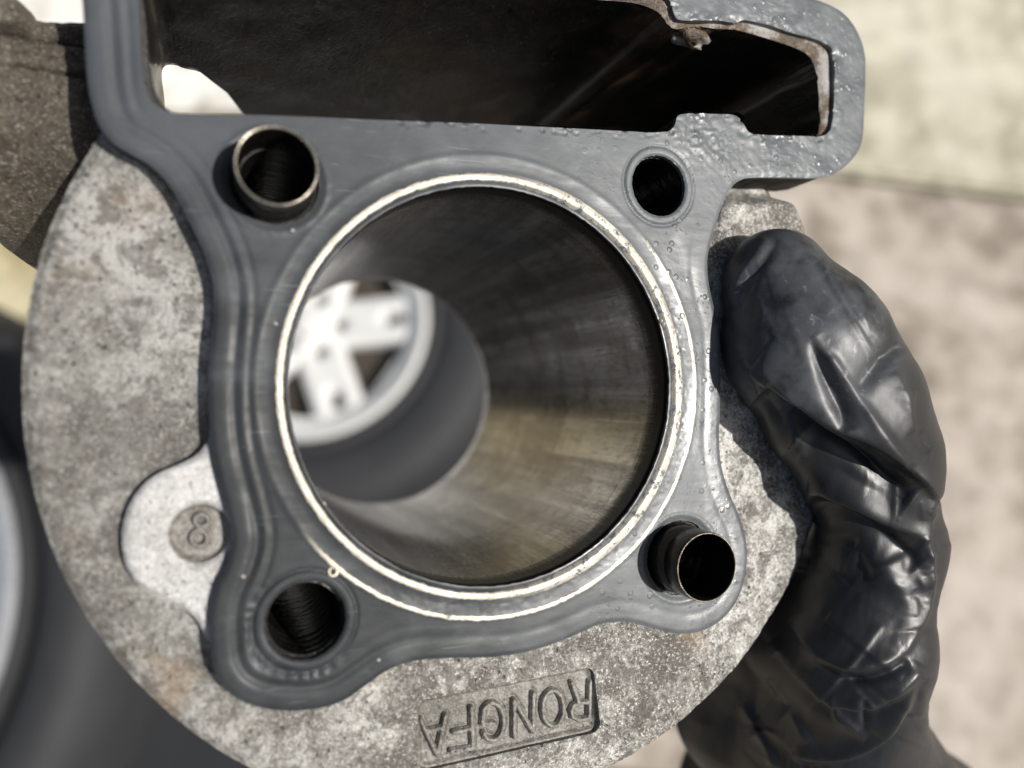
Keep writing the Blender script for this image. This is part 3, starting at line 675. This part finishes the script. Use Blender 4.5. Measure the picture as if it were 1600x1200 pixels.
SM = [mat_slab('slab_pinkish_grey', (.26, .22, .175), (.37, .32, .265), (.46, .41, .36)),
      mat_slab('slab_cream', (.40, .37, .27), (.47, .44, .34), (.54, .51, .42)),
      mat_slab('slab_ochre', (.36, .30, .16), (.46, .40, .25), (.52, .47, .32))]
SL = .66; GAP = .008
def slab_mesh():
    bm = bmesh.new(); bmesh.ops.create_cube(bm, size=1); bmesh.ops.scale(bm, vec=(SL-GAP, SL-GAP, .05), verts=bm.verts)
    bmesh.ops.bevel(bm, geom=bm.edges[:], offset=.005, segments=2, affect='EDGES'); me = bpy.data.meshes.new('paving_slab'); bm.to_mesh(me); bm.free(); return me
base_me = slab_mesh(); variants = []
for m in SM:
    q = base_me.copy(); q.materials.append(m); variants.append(q)
for i in range(-4, 4):
    for j in range(-4, 4):
        kind = 1 if j >= 0 else 0
        if i < 0 and j < 0: kind = 2 if (i, j) == (-1, -1) else 0
        if i < -1: kind = 1 if (i+j) % 2 else 0
        o = bpy.data.objects.new('paving_slab', variants[kind]); COL.objects.link(o); o.parent = pav
        o.location = ((i+.5)*SL, (j+.5)*SL, -.015+.0015*random.uniform(-1, 1)); o.rotation_euler = (0, 0, random.uniform(-.002, .002))

# ------------------------------------------------------------------ wheels
M_rimw = mat_simple('white_rim_paint', (.66, .66, .64), .5, .0, 60, .06, .0002)
M_rims = mat_simple('silver_rim_paint', (.55, .56, .58), .3, .5, 60, .08, .0002)
M_tyre = mat_tyre(); M_hubd = mat_simple('dark_brake_drum', (.05, .04, .03), .6, .2, 60, .3, .0005)
def wheel(name, px, py, h, R, RT, width, label, rimmat, rot, spokes=5):
    c = ground(px, py, h); w_ = empty(name, Matrix.Translation((c.x, c.y, 0)) @ Matrix.Rotation(rot, 4, 'Z')); tag(w_, label, 'wheel')
    H = h*1000; R_ = R*1000; T_ = RT*1000; hw = width*1000
    # tyre: rounded section standing on the slab
    zc = H-hw/2+4; prof = []
    for a in np.linspace(-50, 230, 30):
        a = math.radians(a); rr = (T_-R_)/2; prof.append((R_+rr*1.0+rr*np.sign(math.cos(a-math.pi/2+math.pi/2))*abs(math.cos(a))**.8*1.0, zc+hw/2*np.sign(math.sin(a))*abs(math.sin(a))**.75))
    prof = [(max(r, R_-4), z) for r, z in prof]
    t_ = lathe('tyre', prof, M_tyre, w_, n=120)
    lathe('bead_ring', [(R_+2, H-2), (R_+10, H+5), (R_+16, H+3), (R_+16, H-6)], M_tyre, t_, n=120)
    # rim lip and barrel
    lp = R_*.045
    lathe('rim', [(R_*.86, H-16), (R_*.87, H-5), (R_*.93, H-1), (R_*.955, H+3), (R_, H+5), (R_+3, H+1), (R_+3, H-hw*.7), (R_*.9, H-hw*.75), (R_*.88, H-40)], rimmat, w_, n=140)
    per = 2*math.pi/spokes
    def disc(X, Y):
        r = np.hypot(X, Y); a = np.arctan2(Y, X); am = (a+per/2) % per-per/2       # window centred on 0
        yy = r*np.sin(am); xx = r*np.cos(am)
        tri = np.maximum(np.maximum(xx-R_*.80, np.abs(yy)*.9-(xx-R_*.35)*.66), r-R_*.815)
        a2 = (a) % per-per/2; y2 = r*np.sin(a2); x2 = r*np.cos(a2)
        slot = np.maximum(np.hypot((x2-R_*.72)*.62, y2)-R_*.055, -99)
        bolt = np.hypot(x2-R_*.25, y2)-R_*.05
        d = r-R_*.875
        return np.maximum(np.maximum(np.maximum(d, -tri), -slot), -bolt)
    def dz(x, y, d):
        r = np.hypot(x, y); return H-8-R_*.07*sst(R_*.9, R_*.25, r)-3.5*np.exp(-(d/4)**2)+R_*.02*bump(r, R_*.16, R_*.03)
    sd_ = field_mesh('spoke_disc', disc, dz, (-R_, -R_, R_, R_), R_/75, H-30, rimmat, w_)
    lathe('hub_cap', [(0.01, H-4-R_*.02), (R_*.10, H-5-R_*.02), (R_*.135, H-9-R_*.03), (R_*.14, H-30)], rimmat, sd_, n=40, closed=False)
    lathe('brake_drum', [(0.01, H-34), (R_*.84, H-36), (R_*.84, H-60)], M_hubd, w_, n=60, closed=False)
    for k in range(spokes):
        a = per*(k+.5); bx, by = R_*.25*math.cos(a), R_*.25*math.sin(a)
        lathe('lug_bolt', [(0.01, H-16-R_*.04), (R_*.03, H-16-R_*.04), (R_*.035, H-20-R_*.04), (R_*.035, H-34)], M_hubd, sd_, n=6, c=(bx, by), closed=False)
    return w_
wheel('scooter_wheel', 478, 500, .085, .118, .198, .085, 'small wheel with white spoked rim lying on paving, seen through the bore', M_rimw, math.radians(-32))
wheel('car_wheel', -440, 967, .16, .232, .318, .17, 'large wheel with pale rim and black tyre lying at the lower left edge', M_rims, .4)

# black rubber mat under the large wheel's right side
def flat_thing(name, corners, h0, th, mat, label, cat, bev=.004, sub=40, amp=.004):
    c = [ground(*p, h0) for p in corners]; ctr = sum(c, Vector())/4; V = []; F = []
    for i in range(sub+1):
        for j in range(sub+1):
            s_, t_ = i/sub, j/sub; p = (c[0]*(1-s_)+c[1]*s_)*(1-t_)+(c[3]*(1-s_)+c[2]*s_)*t_
            z = th+amp*float(vnoise(np.array([p.x*1000]), np.array([p.y*1000]), 90)[0]+.5)
            V.append((p.x-ctr.x, p.y-ctr.y, z))
    n_ = sub+1
    for i in range(sub):
        for j in range(sub): F.append([i*n_+j, (i+1)*n_+j, (i+1)*n_+j+1, i*n_+j+1])
    rim = [i*n_ for i in range(n_)]+[sub*n_+j for j in range(1, n_)]+[i*n_+sub for i in range(sub-1, -1, -1)]+[j for j in range(sub-1, 0, -1)]
    b0 = len(V); V += [(V[q][0], V[q][1], .0) for q in rim]; m = len(rim)
    F += [[rim[k], b0+k, b0+(k+1) % m, rim[(k+1) % m]] for k in range(m)]
    o = mk(name, V, F, mat, scale=1); o.location = (ctr.x, ctr.y, .0125+h0); o.data.set_sharp_from_angle(angle=math.radians(50)); tag(o, label, cat); return o
M_mat = mat_simple('mat_rubber', (.013, .0145, .017), .75, 0, 12, .4, .003)
flat_thing('rubber_mat', [(-60, 1500), (790, 1500), (800, 560), (-60, 640)], 0, .010, M_mat, 'dark rubber mat on the paving below the big wheel, lower left', 'mat')
M_foam = mat_slab('dirty_white_foam', (.42, .39, .33), (.70, .68, .62), (.80, .79, .75))
flat_thing('foam_board', [(-420, 215), (450, 205), (450, -420), (-420, -400)], 0, .03, M_foam, 'bright white foam board lying in the upper left corner', 'board', amp=.001)
